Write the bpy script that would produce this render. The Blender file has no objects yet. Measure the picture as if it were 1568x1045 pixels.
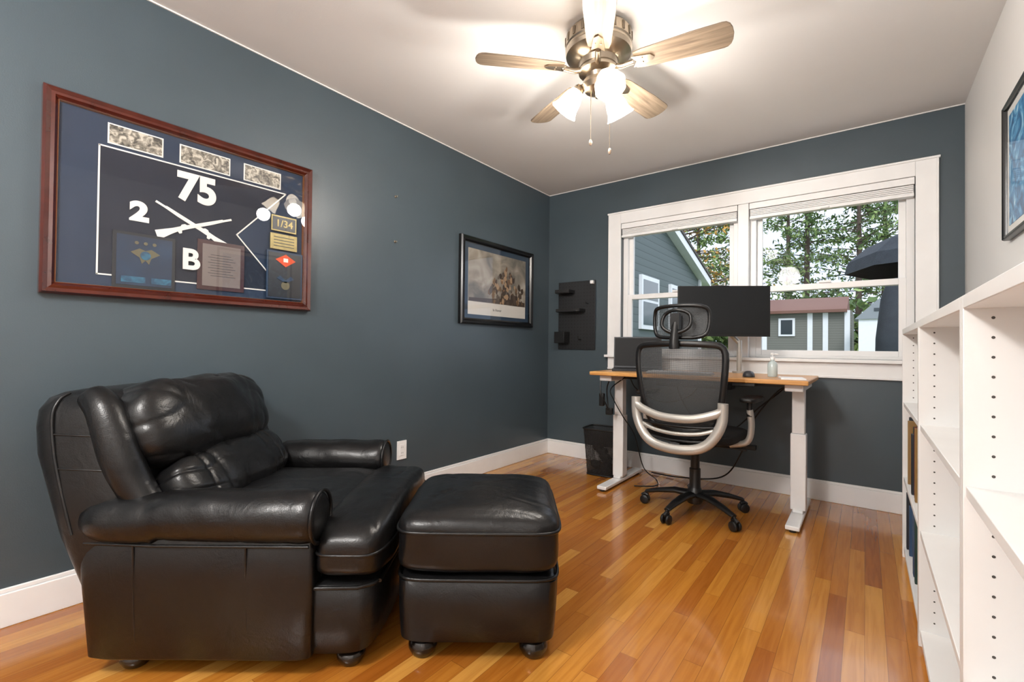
import bpy, bmesh, math, random
from mathutils import Vector, Matrix, Euler, noise
random.seed(7)
sc = bpy.context.scene
pi = math.pi
def rad(a): return math.radians(a)

# ------------------------------------------------------------ materials
def col(h):
    h = h.lstrip('#'); r = []
    for i in (0, 2, 4):
        c = int(h[i:i+2], 16)/255
        r.append(c/12.92 if c <= .04045 else ((c+.055)/1.055)**2.4)
    return (r[0], r[1], r[2], 1)

class NT:
    def __init__(s, name):
        s.m = bpy.data.materials.new(name); s.m.use_nodes = True
        s.t = s.m.node_tree; s.n = s.t.nodes; s.b = s.n['Principled BSDF']; s.out = s.n['Material Output']
    def new(s, t, **kw):
        n = s.n.new(t)
        for k, v in kw.items():
            if k in n.inputs.keys(): n.inputs[k].default_value = v
            else: setattr(n, k, v)
        return n
    def link(s, a, b): s.t.links.new(a, b)
    def math(s, op, a, b=None):
        n = s.n.new('ShaderNodeMath'); n.operation = op
        for i, v in enumerate((a, b)):
            if v is None: continue
            if isinstance(v, (int, float)): n.inputs[i].default_value = v
            else: s.link(v, n.inputs[i])
        return n.outputs[0]
    def ramp(s, fac, stops):
        n = s.n.new('ShaderNodeValToRGB'); s.link(fac, n.inputs[0])
        e = n.color_ramp.elements
        while len(e) < len(stops): e.new(0.5)
        for i, (p, c) in enumerate(stops): e[i].position = p; e[i].color = c
        return n.outputs[0]

def mat(name, c, rough=.5, metal=0, spec=.5, bump=0, bscale=60, var=0, coat=0, vscale=8, stretch=None, emit=0):
    t = NT(name); b = t.b
    if isinstance(c, str): c = col(c)
    b.inputs['Base Color'].default_value = c
    b.inputs['Roughness'].default_value = rough
    b.inputs['Metallic'].default_value = metal
    b.inputs['Specular IOR Level'].default_value = spec
    b.inputs['Coat Weight'].default_value = coat
    b.inputs['Coat Roughness'].default_value = .05
    tc = t.new('ShaderNodeTexCoord')
    vec = tc.outputs['Object']
    if stretch:
        mp = t.new('ShaderNodeMapping'); mp.inputs['Scale'].default_value = stretch
        t.link(vec, mp.inputs[0]); vec = mp.outputs[0]
    nz = t.new('ShaderNodeTexNoise', Scale=vscale, Detail=4.0)
    t.link(vec, nz.inputs['Vector'])
    v = max(var, .02)
    lo = tuple(x*(1-v) for x in c[:3])+(1,); hi = tuple(min(1, x*(1+v)) for x in c[:3])+(1,)
    t.link(t.ramp(nz.outputs['Fac'], [(.3, lo), (.7, hi)]), b.inputs['Base Color'])
    if bump:
        n2 = t.new('ShaderNodeTexNoise', Scale=bscale, Detail=3.0); t.link(vec, n2.inputs['Vector'])
        bp = t.new('ShaderNodeBump', Strength=bump, Distance=.01)
        t.link(n2.outputs['Fac'], bp.inputs['Height']); t.link(bp.outputs[0], b.inputs['Normal'])
    if emit:
        b.inputs['Emission Color'].default_value = c; b.inputs['Emission Strength'].default_value = emit
    return t.m

def glass_mat(name, k=1.0, rough=.01):
    t = NT(name); t.n.remove(t.b)
    tr = t.new('ShaderNodeBsdfTransparent')
    gl = t.new('ShaderNodeBsdfGlossy', Roughness=rough)
    lw = t.new('ShaderNodeLayerWeight', Blend=.5)
    f = t.math('ADD', t.math('MULTIPLY', t.math('POWER', lw.outputs['Facing'], 4.0), .9*k), .045*k)
    mx = t.new('ShaderNodeMixShader')
    t.link(f, mx.inputs[0]); t.link(tr.outputs[0], mx.inputs[1]); t.link(gl.outputs[0], mx.inputs[2])
    t.link(mx.outputs[0], t.out.inputs[0])
    return t.m

def mesh_mat(name, c, op, scale=0):
    t = NT(name)
    t.b.inputs['Base Color'].default_value = col(c); t.b.inputs['Roughness'].default_value = .6
    tr = t.new('ShaderNodeBsdfTransparent'); mx = t.new('ShaderNodeMixShader')
    mx.inputs[0].default_value = op
    if scale:
        tc = t.new('ShaderNodeTexCoord')
        sp = t.new('ShaderNodeSeparateXYZ'); t.link(tc.outputs['Object'], sp.inputs[0])
        a = t.math('ADD', sp.outputs[0], sp.outputs[1])
        f1 = t.math('LESS_THAN', t.math('FRACT', t.math('MULTIPLY', a, scale)), .35)
        f2 = t.math('LESS_THAN', t.math('FRACT', t.math('MULTIPLY', sp.outputs[2], scale)), .35)
        f = t.math('MAXIMUM', f1, f2)
        t.link(t.math('MAXIMUM', f, op), mx.inputs[0])
    t.link(tr.outputs[0], mx.inputs[1]); t.link(t.b.outputs[0], mx.inputs[2]); t.link(mx.outputs[0], t.out.inputs[0])
    return t.m

def floor_mat():
    t = NT('hardwood'); b = t.b
    tc = t.new('ShaderNodeTexCoord'); sp = t.new('ShaderNodeSeparateXYZ'); t.link(tc.outputs['Object'], sp.inputs[0])
    W = .058
    rx = t.math('DIVIDE', sp.outputs[0], W); row = t.math('FLOOR', rx); fx = t.math('FRACT', rx)
    w1 = t.new('ShaderNodeTexWhiteNoise', noise_dimensions='1D'); t.link(row, w1.inputs['W'])
    off = t.math('MULTIPLY', w1.outputs['Value'], 3.0)
    ry = t.math('DIVIDE', t.math('ADD', sp.outputs[1], off), .85); iy = t.math('FLOOR', ry); fy = t.math('FRACT', ry)
    cb = t.new('ShaderNodeCombineXYZ'); t.link(row, cb.inputs[0]); t.link(iy, cb.inputs[1])
    w2 = t.new('ShaderNodeTexWhiteNoise', noise_dimensions='2D'); t.link(cb.outputs[0], w2.inputs['Vector'])
    base = t.ramp(w2.outputs['Value'], [(0, col('#9c5a1e')), (.2, col('#ac6b27')), (.6, col('#b8782c')), (.85, col('#c28535')), (1, col('#cf9749'))])
    g = t.new('ShaderNodeCombineXYZ')
    t.link(t.math('ADD', t.math('MULTIPLY', sp.outputs[0], 60), t.math('MULTIPLY', w2.outputs['Value'], 40)), g.inputs[0])
    t.link(t.math('MULTIPLY', sp.outputs[1], 3.2), g.inputs[1])
    nz = t.new('ShaderNodeTexNoise', Scale=1.0, Detail=5.0, Distortion=.8); t.link(g.outputs[0], nz.inputs['Vector'])
    gr = t.ramp(nz.outputs['Fac'], [(.3, (.74, .63, .50, 1)), (.6, (1, 1, 1, 1))])
    mx = t.new('ShaderNodeMix', data_type='RGBA', blend_type='MULTIPLY'); mx.inputs[0].default_value = .7
    t.link(base, mx.inputs[6]); t.link(gr, mx.inputs[7])
    gx = t.math('LESS_THAN', t.math('MINIMUM', fx, t.math('SUBTRACT', 1.0, fx)), .014)
    gy = t.math('LESS_THAN', fy, .0022)
    gap = t.math('MAXIMUM', gx, gy)
    m2 = t.new('ShaderNodeMix', data_type='RGBA'); t.link(t.math('MULTIPLY', gap, .55), m2.inputs[0])
    t.link(mx.outputs[2], m2.inputs[6]); m2.inputs[7].default_value = col('#5e3414')
    t.link(m2.outputs[2], b.inputs['Base Color'])
    b.inputs['Roughness'].default_value = .22
    b.inputs['Specular IOR Level'].default_value = .5
    b.inputs['Coat Weight'].default_value = .5; b.inputs['Coat Roughness'].default_value = .09
    n3 = t.new('ShaderNodeTexNoise', Scale=9.0, Detail=2.0); t.link(tc.outputs['Object'], n3.inputs['Vector'])
    hh = t.math('SUBTRACT', t.math('MULTIPLY', n3.outputs['Fac'], .3), t.math('MULTIPLY', gap, .5))
    bp = t.new('ShaderNodeBump', Strength=.09, Distance=.01); t.link(hh, bp.inputs['Height']); t.link(bp.outputs[0], b.inputs['Normal'])
    t.link(bp.outputs[0], b.inputs['Coat Normal'])
    return t.m

def wood_mat(name, c1, c2, rough=.4, axis=0, freq=50):
    t = NT(name); tc = t.new('ShaderNodeTexCoord'); mp = t.new('ShaderNodeMapping')
    s = [freq, freq, freq]; s[axis] = freq*.06; mp.inputs['Scale'].default_value = s
    t.link(tc.outputs['Object'], mp.inputs[0])
    nz = t.new('ShaderNodeTexNoise', Scale=1.0, Detail=5.0, Distortion=1.0); t.link(mp.outputs[0], nz.inputs['Vector'])
    t.link(t.ramp(nz.outputs['Fac'], [(.3, col(c1)), (.7, col(c2))]), t.b.inputs['Base Color'])
    t.b.inputs['Roughness'].default_value = rough
    return t.m

def leather_mat():
    t = NT('black_leather'); b = t.b
    tc = t.new('ShaderNodeTexCoord')
    nz = t.new('ShaderNodeTexNoise', Scale=3.5, Detail=4.0, Distortion=1.2); t.link(tc.outputs['Object'], nz.inputs['Vector'])
    t.link(t.ramp(nz.outputs['Fac'], [(.3, (.0035, .0035, .004, 1)), (.75, (.008, .0078, .008, 1))]), b.inputs['Base Color'])
    mr = t.new('ShaderNodeMapRange'); t.link(nz.outputs['Fac'], mr.inputs[0]); mr.inputs[3].default_value = .25; mr.inputs[4].default_value = .36
    t.link(mr.outputs[0], b.inputs['Roughness'])
    b.inputs['Specular IOR Level'].default_value = .38
    vo = t.new('ShaderNodeTexVoronoi', Scale=260.0); t.link(tc.outputs['Object'], vo.inputs['Vector'])
    n2 = t.new('ShaderNodeTexNoise', Scale=11.0, Detail=2.5, Distortion=1.6); t.link(tc.outputs['Object'], n2.inputs['Vector'])
    b1 = t.new('ShaderNodeBump', Strength=.10, Distance=.002); t.link(vo.outputs['Distance'], b1.inputs['Height'])
    b2 = t.new('ShaderNodeBump', Strength=.18, Distance=.012); t.link(n2.outputs['Fac'], b2.inputs['Height']); t.link(b1.outputs[0], b2.inputs['Normal'])
    t.link(b2.outputs[0], b.inputs['Normal'])
    return t.m

def art_mat(name, stops, scale=8, detail=6, dist=1.0, rough=.5):
    t = NT(name); tc = t.new('ShaderNodeTexCoord')
    nz = t.new('ShaderNodeTexNoise', Scale=scale, Detail=float(detail), Distortion=dist); t.link(tc.outputs['Object'], nz.inputs['Vector'])
    t.link(t.ramp(nz.outputs['Fac'], [(p, col(c)) for p, c in stops]), t.b.inputs['Base Color'])
    t.b.inputs['Roughness'].default_value = rough
    return t.m

TEAL = mat('teal_paint', '#434f56', rough=.36, bump=.05, bscale=220, var=.05, vscale=2.5)
WHITEP = mat('white_wall_paint', '#e0dfdd', rough=.5, bump=.05, bscale=220, var=.02, vscale=2)
CEIL = mat('ceiling_paint', '#dcdbda', rough=.8, bump=.04, bscale=150, var=.02, vscale=2)
TRIM = mat('white_trim', '#efefef', rough=.35, var=.02)
SHELFW = mat('white_laminate', '#e6e6e5', rough=.4, var=.02)
FLOOR = floor_mat()
LEA = leather_mat()
BLK = mat('black_plastic', '#111112', rough=.4, var=.1)
BLKM = mat('black_metal', '#0c0c0d', rough=.45, var=.1)
SCR = mat('screen_glass', '#1a1c1e', rough=.4, spec=.3, var=.05)
SILV = mat('silver_plastic', '#bab7b1', rough=.32, metal=.45, var=.05)
NICK = mat('brushed_nickel', '#a89c8c', rough=.28, metal=1, var=.08)
WMET = mat('white_metal', '#e9e9e9', rough=.35, var=.03)
HOLE = mat('pin_hole', '#4a4744', rough=.8)
GLASS = glass_mat('clear_glass', .15)
PGLASS = glass_mat('picture_glass', .9)

# ------------------------------------------------------------ geometry
def sgn(a, e): return math.copysign(abs(a)**e, a)
def ridge(p):   # thin crease field 0..1
    return max(0, 1-abs(noise.noise(p))*5.5)**1.5
class G:
    def __init__(s): s.v = []; s.f = []; s.m = []
    def add(s, vs, fs, mi=0, M=None):
        o = len(s.v)
        for p in vs:
            p = Vector(p)
            s.v.append(M @ p if M is not None else p)
        for f in fs: s.f.append([i+o for i in f]); s.m.append(mi)
    def box(s, lo, hi, mi=0, M=None):
        x0, y0, z0 = lo; x1, y1, z1 = hi
        s.add([(x0,y0,z0),(x1,y0,z0),(x1,y1,z0),(x0,y1,z0),(x0,y0,z1),(x1,y0,z1),(x1,y1,z1),(x0,y1,z1)],
              [(0,3,2,1),(4,5,6,7),(0,1,5,4),(1,2,6,5),(2,3,7,6),(3,0,4,7)], mi, M)
    def cbox(s, c, d, mi=0, M=None):
        s.box([c[i]-d[i]/2 for i in range(3)], [c[i]+d[i]/2 for i in range(3)], mi, M)
    def loft(s, secs, mi=0, M=None, cap=True, closed=True):
        n = len(secs[0]); vs = [p for q in secs for p in q]; fs = []
        for i in range(len(secs)-1):
            for j in range(n if closed else n-1):
                k = (j+1) % n
                fs.append((i*n+j, i*n+k, (i+1)*n+k, (i+1)*n+j))
        if cap:
            fs.append(tuple(range(n-1, -1, -1))); fs.append(tuple((len(secs)-1)*n+j for j in range(n)))
        s.add(vs, fs, mi, M)
    def zloft(s, st, e=.35, n=40, mi=0, M=None, wr=0, ws=6):
        secs = []
        for (z, cx, cy, hx, hy) in st:
            q = []
            for j in range(n):
                a = 2*pi*(j+.5)/n
                p = Vector((cx+hx*sgn(math.cos(a), e), cy+hy*sgn(math.sin(a), e), z))
                if wr:
                    d = noise.noise(p*ws)*wr
                    p.x += math.cos(a)*d; p.y += math.sin(a)*d
                q.append(p)
            secs.append(q)
        s.loft(secs, mi, M)
    def tube(s, pts, r, mi=0, n=10, M=None, flat=1.0, closed=False, up=None):
        pts = [Vector(p) for p in pts]; N = len(pts)
        rs = r if isinstance(r, (list, tuple)) else [r]*N
        secs = []; prev = None
        for i, p in enumerate(pts):
            a = pts[(i-1) % N] if (i > 0 or closed) else p
            b = pts[(i+1) % N] if (i < N-1 or closed) else p
            t = (b-a).normalized()
            if prev is None:
                u = Vector(up) if up else (Vector((0, 0, 1)) if abs(t.z) < .9 else Vector((1, 0, 0)))
            else: u = prev
            u = (u-t*u.dot(t)).normalized(); prev = u; w = t.cross(u)
            secs.append([p+(u*math.cos(2*pi*j/n)*flat+w*math.sin(2*pi*j/n))*rs[i] for j in range(n)])
        if closed: secs.append(secs[0])
        s.loft(secs, mi, M, cap=not closed)
    def lathe(s, prof, mi=0, M=None, n=32):
        secs = [[(r*math.cos(2*pi*j/n), r*math.sin(2*pi*j/n), z) for j in range(n)] for r, z in prof]
        s.loft(secs, mi, M)
    def sell(s, c, d, e1=.4, e2=.4, mi=0, M=None, nu=56, nv=36, wr=0, ws=7, rot=None, post=None):
        c = Vector(c); R = Euler(rot).to_matrix() if rot else Matrix.Identity(3)
        secs = []
        for i in range(nv+1):
            v = -pi/2+pi*i/nv
            cv = max(1e-4, math.cos(v))**e1; sv = sgn(math.sin(v), e1)
            q = []
            for j in range(nu):
                u = 2*pi*(j+.5)/nu
                p = Vector((d[0]*cv*sgn(math.cos(u), e2), d[1]*cv*sgn(math.sin(u), e2), d[2]*sv))
                if post: p = post(p)
                if wr:
                    k = noise.noise(c+p*ws)*wr + noise.noise(c*3+p*ws*2.3)*wr*.5
                    p += p.normalized()*k
                q.append(c+R@p)
            secs.append(q)
        s.loft(secs, mi, M)
    def poly(s, pts, z0, z1, mi=0, M=None):
        s.loft([[(x, y, z0) for x, y in pts], [(x, y, z1) for x, y in pts]], mi, M)
    def obj(s, name, mats, parent=None, bevel=0, angle=38, seg=2, sub=0):
        me = bpy.data.meshes.new(name); me.from_pydata([tuple(p) for p in s.v], [], s.f)
        if not isinstance(mats, (list, tuple)): mats = [mats]
        for m in mats: me.materials.append(m)
        me.polygons.foreach_set('material_index', s.m)
        bm = bmesh.new(); bm.from_mesh(me); bmesh.ops.recalc_face_normals(bm, faces=bm.faces); bm.to_mesh(me); bm.free()
        me.polygons.foreach_set('use_smooth', [True]*len(me.polygons))
        me.set_sharp_from_angle(angle=rad(angle))
        o = bpy.data.objects.new(name, me); sc.collection.objects.link(o)
        if parent: o.parent = parent
        if bevel:
            b = o.modifiers.new('bevel', 'BEVEL'); b.width = bevel; b.segments = seg; b.limit_method = 'ANGLE'; b.angle_limit = rad(40)
        return o
def T(x, y, z): return Matrix.Translation((x, y, z))
def R(a, ax): return Matrix.Rotation(rad(a), 4, ax)
def empty(name, loc=(0, 0, 0), rot=(0, 0, 0)):
    o = bpy.data.objects.new(name, None); sc.collection.objects.link(o)
    o.location = loc; o.rotation_euler = [rad(a) for a in rot]; o.empty_display_size = .1
    return o
def text(name, body, size, loc, m, parent, depth=.002, bold=0, sx=1):
    c = bpy.data.curves.new(name, 'FONT'); c.body = body; c.size = size; c.extrude = depth; c.offset = bold
    c.align_x = 'CENTER'; c.align_y = 'CENTER'; c.materials.append(m)
    o = bpy.data.objects.new(name, c); sc.collection.objects.link(o); o.parent = parent; o.location = loc; o.scale = (sx, 1, 1)
    return o
def smooth_pts(ctrl, n=8, closed=False):
    P = [Vector(p) for p in ctrl]; N = len(P); out = []
    rng = N if closed else N-1
    for i in range(rng):
        if closed: a, b, c, d = P[(i-1) % N], P[i], P[(i+1) % N], P[(i+2) % N]
        else: a, b, c, d = P[max(i-1, 0)], P[i], P[i+1], P[min(i+2, N-1)]
        for k in range(n):
            t = k/n
            out.append(.5*((2*b)+(c-a)*t+(2*a-5*b+4*c-d)*t*t+(3*b-a-3*c+d)*t**3))
    if not closed: out.append(P[-1])
    return out
def quadxy(name, w, h, z, m, parent):
    g = G(); g.add([(-w/2, -h/2, z), (w/2, -h/2, z), (w/2, h/2, z), (-w/2, h/2, z)], [(0, 1, 2, 3)]); return g.obj(name, m, parent)

# ------------------------------------------------------------ room
XL, XR, YB, YF, H = -2.40, .46, 3.72, -1.6, 2.444
g = G(); g.box((XL-.12, YF-.12, -.12), (XR+.12, YB+.14, 0)); g.obj('floor', FLOOR)
g = G(); g.box((XL-.12, YF-.12, H), (XR+.12, YB+.14, H+.12)); g.obj('ceiling', CEIL)
g = G(); g.box((XL-.12, YF-.12, 0), (XL, YB+.14, H)); g.obj('wall_left', TEAL)
g = G(); g.box((XR, YF-.12, 0), (XR+.12, YB+.14, H)); g.obj('wall_right', WHITEP)
g = G(); g.box((XL, YF-.12, 0), (XR, YF, H)); g.obj('wall_front', WHITEP)
WX0, WX1, WZ0, WZ1 = -1.665, .242, .94, 2.062
g = G()
g.box((XL, YB, 0), (WX0, YB+.14, H)); g.box((WX1, YB, 0), (XR, YB+.14, H))
g.box((WX0, YB, 0), (WX1, YB+.14, WZ0)); g.box((WX0, YB, WZ1), (WX1, YB+.14, H))
g.obj('wall_back', TEAL)
def baseboard(name, pts):
    g = G(); g.box(*pts[0]); g.box(*pts[1]); g.obj(name, TRIM, bevel=.003)
baseboard('baseboard_left', [((XL, YF, 0), (XL+.016, YB, .118)), ((XL, YF, .1181), (XL+.010, YB, .134))])
baseboard('baseboard_back', [((XL+.016, YB-.016, 0), (XR-.016, YB, .118)), ((XL+.010, YB-.010, .1181), (XR-.01, YB, .134))])
baseboard('baseboard_right', [((XR-.016, 3.1, 0), (XR, YB-.016, .118)), ((XR-.010, 3.1, .1181), (XR, YB-.01, .134))])
g = G()
g.box((XL, YF, H-.006), (XL+.006, YB, H)); g.box((XL, YB-.006, H-.006), (XR, YB, H)); g.obj('trim_1', CEIL)

# window
W = empty('window_1')
g = G(); cw = .112
g.box((WX0-cw, YB-.018, WZ0-.015), (WX0, YB-.0005, WZ1+.10)); g.box((WX1, YB-.018, WZ0-.015), (WX1+cw-.007, YB-.0005, WZ1+.10))
g.box((WX0, YB-.018, WZ1), (WX1, YB-.0005, WZ1+.10))
g.box((WX0-cw-.008, YB-.026, WZ1+.088), (WX1+cw, YB-.0005, WZ1+.102))
for x in (WX0-cw, WX1+cw-.019): g.box((x, YB-.025, WZ0-.01), (x+.012, YB-.001, WZ1+.088))
g.box((WX0-cw-.02, YB-.05, WZ0-.022), (WX1+cw+.01, YB+.06, WZ0))
g.box((WX0-cw, YB-.016, WZ0-.125), (WX1+cw-.007, YB-.0005, WZ0-.022))
g.box((WX0-cw, YB-.022, WZ0-.125), (WX1+cw-.007, YB-.0005, WZ0-.108))
MX = -.711
g.box((MX-.036, YB-.012, WZ0), (MX+.036, YB+.13, WZ1))
g.obj('casing', TRIM, W, bevel=.003)
g = G()
for (a, b) in ((WX0, MX-.036), (MX+.036, WX1)):
    y0, y1 = YB+.045, YB+.12
    g.box((a, y0, WZ0), (a+.04, y1, WZ1)); g.box((b-.04, y0, WZ0), (b, y1, WZ1))
    g.box((a+.04, y0, WZ1-.04), (b-.04, y1, WZ1)); g.box((a+.04, y0, WZ0), (b-.04, y1, WZ0+.02))
    s0, s1 = a+.04, b-.04
    yl0, yl1, yu0, yu1 = YB+.05, YB+.078, YB+.082, YB+.11
    mz = 1.435
    for (zz0, zz1, ya, yb) in ((WZ0+.02, mz+.02, yl0, yl1), (mz-.02, WZ1-.04, yu0, yu1)):
        g.box((s0, ya, zz0), (s0+.036, yb, zz1)); g.box((s1-.036, ya, zz0), (s1, yb, zz1))
        g.box((s0+.036, ya, zz1-.04), (s1-.036, yb, zz1)); g.box((s0+.036, ya, zz0), (s1-.036, yb, zz0+.036))
    g.cbox(((s0+s1)/2, YB+.046, mz+.028), (.07, .02, .016)); 
g.obj('sashes', TRIM, W, bevel=.002)
g = G()
for (a, b) in ((WX0, MX-.036), (MX+.036, WX1)):
    for y, z0, z1 in ((YB+.065, WZ0+.045, 1.425), (YB+.096, 1.445, WZ1-.07)):
        g.add([(a+.07, y, z0), (b-.07, y, z0), (b-.07, y, z1), (a+.07, y, z1)], [(0, 1, 2, 3)])
g.obj('panes', GLASS, W)
g = G()
for (a, b) in ((WX0, MX-.036), (MX+.036, WX1)):
    g.box((a+.004, YB-.012, WZ1-.045), (b-.004, YB+.04, WZ1-.002))
    for i in range(5):
        g.box((a+.008, YB-.006, WZ1-.058-i*.011), (b-.008, YB+.036, WZ1-.049-i*.011))
    g.box((a+.006, YB-.012, WZ1-.118), (b-.006, YB+.04, WZ1-.102))
    g.cbox(((a+b)/2, YB-.016, WZ1-.11), (.05, .01, .012))
g.obj('cellular_shades', TRIM, W, bevel=.002)

# ------------------------------------------------------------ framed guidon
wd, hd = 1.03, .765
FR = mat('mahogany', '#47190f', rough=.22, var=.25, vscale=14, coat=.4)
GOLDL = mat('gilt_lip', '#8a5a3a', rough=.3, metal=.4)
NAVY = mat('navy_mat', '#182940', rough=.8, var=.08)
NAVYD = mat('navy_guidon', '#111828', rough=.85, var=.1)
WHT = mat('white_felt', '#d8d8d4', rough=.7)
PH = art_mat('old_photo', [(.35, '#2e2c28'), (.5, '#7c776c'), (.62, '#bdb7aa')], scale=45, detail=6)
PLQ = art_mat('plaque_blue', [(.3, '#0d1f36'), (.7, '#163350')], scale=6)
PLT = art_mat('plaque_tealplate', [(.4, '#173f5a'), (.6, '#245f7a')], scale=30)
GOLD = mat('gold_plate', '#82754a', rough=.4, metal=.5, var=.15, vscale=40)
CERT = mat('certificate_paper', '#6b625f', rough=.6, var=.05)
CBR = mat('cherry_plaque', '#35181a', rough=.3, var=.15)
ORG = mat('orange_patch', '#c94a22', rough=.6)
BLKW = mat('black_frame_wood', '#0d0d0f', rough=.25, var=.1)

def frame(g, w, h, fw, d, mi=0):
    prof = [(0, 0), (0, d*.7), (fw*.18, d), (fw*.5, d*.82), (fw*.75, d*.9), (fw, d*.55), (fw, 0)]
    secs = []
    for sx, sy in ((-1, -1), (1, -1), (1, 1), (-1, 1), (-1, -1)):
        secs.append([(sx*(w/2-a), sy*(h/2-a), b) for a, b in prof])
    g.loft(secs, mi, cap=False)

F = empty('framed_military_guidon', (XL+.001, (.291+1.324)/2, (1.177+1.942)/2), (90, 0, 90))
FY, FZ = (.291+1.324)/2, (1.177+1.942)/2
def L(y, z): return (y-FY, z-FZ)
g = G(); frame(g, wd, hd, .042, .04, 0)
prof_w, prof_h = wd-.084, hd-.084
gi = G(); frame(gi, prof_w+.012, prof_h+.012, .010, .026, 0)
g.obj('frame_moulding', FR, F, angle=30); gi.obj('gilt_lip', GOLDL, F, angle=30)
g = G(); g.cbox((0, 0, .006), (prof_w+.002, prof_h+.002, .010)); g.obj('navy_backing', NAVY, F)
a = [L(.453, 1.268), L(1.187, 1.268), L(.956, 1.52), L(1.187, 1.775), L(.453, 1.775)]
g = G(); g.poly(a, .011, .0125, 0); g.obj('guidon_cloth', NAVYD, F)
g = G()
for i in range(5):
    p, q = a[i], a[(i+1) % 5]; d = Vector((q[0]-p[0], q[1]-p[1])).normalized()*.002; n = Vector((-d.y, d.x))*1.4
    g.poly([(p[0]-d.x-n.x, p[1]-d.y-n.y), (q[0]+d.x-n.x, q[1]+d.y-n.y), (q[0]+d.x+n.x, q[1]+d.y+n.y), (p[0]-d.x+n.x, p[1]-d.y+n.y)], .012, .0138, 0)
def rifle(p, q, flip):
    p = Vector(p); q = Vector(q); d = (q-p); ln = d.length; d.normalize(); n = Vector((-d.y, d.x))*flip
    up = [(0, .004), (.12, .004), (.12, .007), (.5, .008), (.60, .009), (.62, .015), (.66, .015), (.68, .009), (.78, .008), (.99, .012)]
    dn = [(1.0, -.030), (.83, -.016), (.74, -.010), (.73, -.020), (.70, -.020), (.685, -.009), (.59, -.008), (.3, -.008), (.12, -.005), (0, -.005)]
    pts = [(p+d*ln*t+n*w) for t, w in up+dn]
    return [(v.x, v.y) for v in pts]
g.poly(rifle(L(.637, 1.60), L(.925, 1.452), 1), .0135, .0155, 0)
g.poly(rifle(L(.93, 1.585), L(.637, 1.464), -1), .0150, .0170, 0)
g.obj('stripes_and_crossed_rifles', WHT, F)
text('number_75', '75', .165, (*L(.789, 1.685), .014), WHT, F, bold=.007, sx=.95)
text('number_2', '2', .105, (*L(.582, 1.537), .014), WHT, F, bold=.006, sx=1.15)
text('letter_b', 'B', .125, (*L(.765, 1.366), .0245), WHT, F, bold=.004, sx=1.0)
g = G()
for y0, y1 in ((.477, .66), (.719, .922), (.982, 1.16)):
    x0, z0 = L(y0, 1.79); x1, z1 = L(y1, 1.872)
    g.box((x0, z0, .012), (x1, z1, .014), 0); g.box((x0+.005, z0+.005, .0141), (x1-.005, z1-.005, .015), 1)
g.obj('platoon_photos', [WHT, PH], F)
g = G()
def pl(y0, y1, z0, z1, d, mi, z=.012): 
    x0, q0 = L(y0, z0); x1, q1 = L(y1, z1); g.box((x0, q0, z), (x1, q1, z+d), mi)
pl(.498, .709, 1.222, 1.45, .006, 4); pl(.51, .697, 1.235, 1.438, .008, 0)
x, z = L(.604, 1.36)
g.poly([(x-.05, z+.01), (x-.02, z+.028), (x, z+.02), (x+.02, z+.028), (x+.05, z+.01), (x+.02, z-.01), (x+.012, z-.035), (x, z-.02), (x-.012, z-.035), (x-.02, z-.01)], .02, .0215, 8)
g.lathe([(0, .0215), (.018, .0215), (.018, .0225), (0, .0228)], 1, T(x, z, 0), 20)
for i in range(2): pl(.525+i*.1, .605+i*.09, 1.245, 1.27, .0095, 1)
for i in range(3): g.lathe([(0, .02), (.007, .02), (.007, .022), (0, .022)], 8, T(x-.03+i*.03, z+.05, 0), 12)
pl(.793, .99, 1.245, 1.47, .006, 2); pl(.812, .972, 1.262, 1.453, .008, 3)
for i in range(9): pl(.845-.01*(i % 2), .94+.01*(i % 3-1), 1.405-i*.012, 1.407-i*.012, .0085, 4)
pl(1.092, 1.275, 1.232, 1.473, .007, 0, .018); pl(1.10, 1.267, 1.24, 1.465, .009, 4, .018)
x, z = L(1.185, 1.43)
g.poly([(x, z-.035), (x+.052, z), (x, z+.03), (x-.052, z)], .0275, .029, 6); g.poly([(x-.012, z-.01), (x+.012, z-.01), (x+.012, z+.01), (x-.012, z+.01)], .029, .0296, 7)
x, z = L(1.185, 1.30)
g.lathe([(0, .0275), (.022, .0275), (.022, .029), (0, .029)], 8, T(x, z, 0), 20)
g.poly([(x-.045, z+.035), (x, z+.012), (x+.045, z+.035), (x+.028, z+.05), (x, z+.028), (x-.028, z+.05)], .0275, .029, 0)
pl(1.112, 1.24, 1.575, 1.655, .006, 5, .018); pl(1.118, 1.234, 1.582, 1.648, .0075, 4, .018)
pl(1.108, 1.245, 1.483, 1.562, .006, 5, .018)
for i in range(4): pl(1.125, 1.23, 1.543-i*.015, 1.547-i*.015, .0065, 4, .018)
g.obj('plaques', [PLQ, PLT, CBR, CERT, mat('plaque_black', '#10141c', rough=.4), GOLD, ORG, WHT, mat('aged_bronze', '#5f5a45', rough=.5, metal=.3)], F, bevel=.001)
text('number_plate', '1/34', .05, (*L(1.176, 1.614), .0262), GOLD, F, depth=.0005, bold=.001)
quadxy('glass', prof_w, prof_h, .0315, PGLASS, F)

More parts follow.
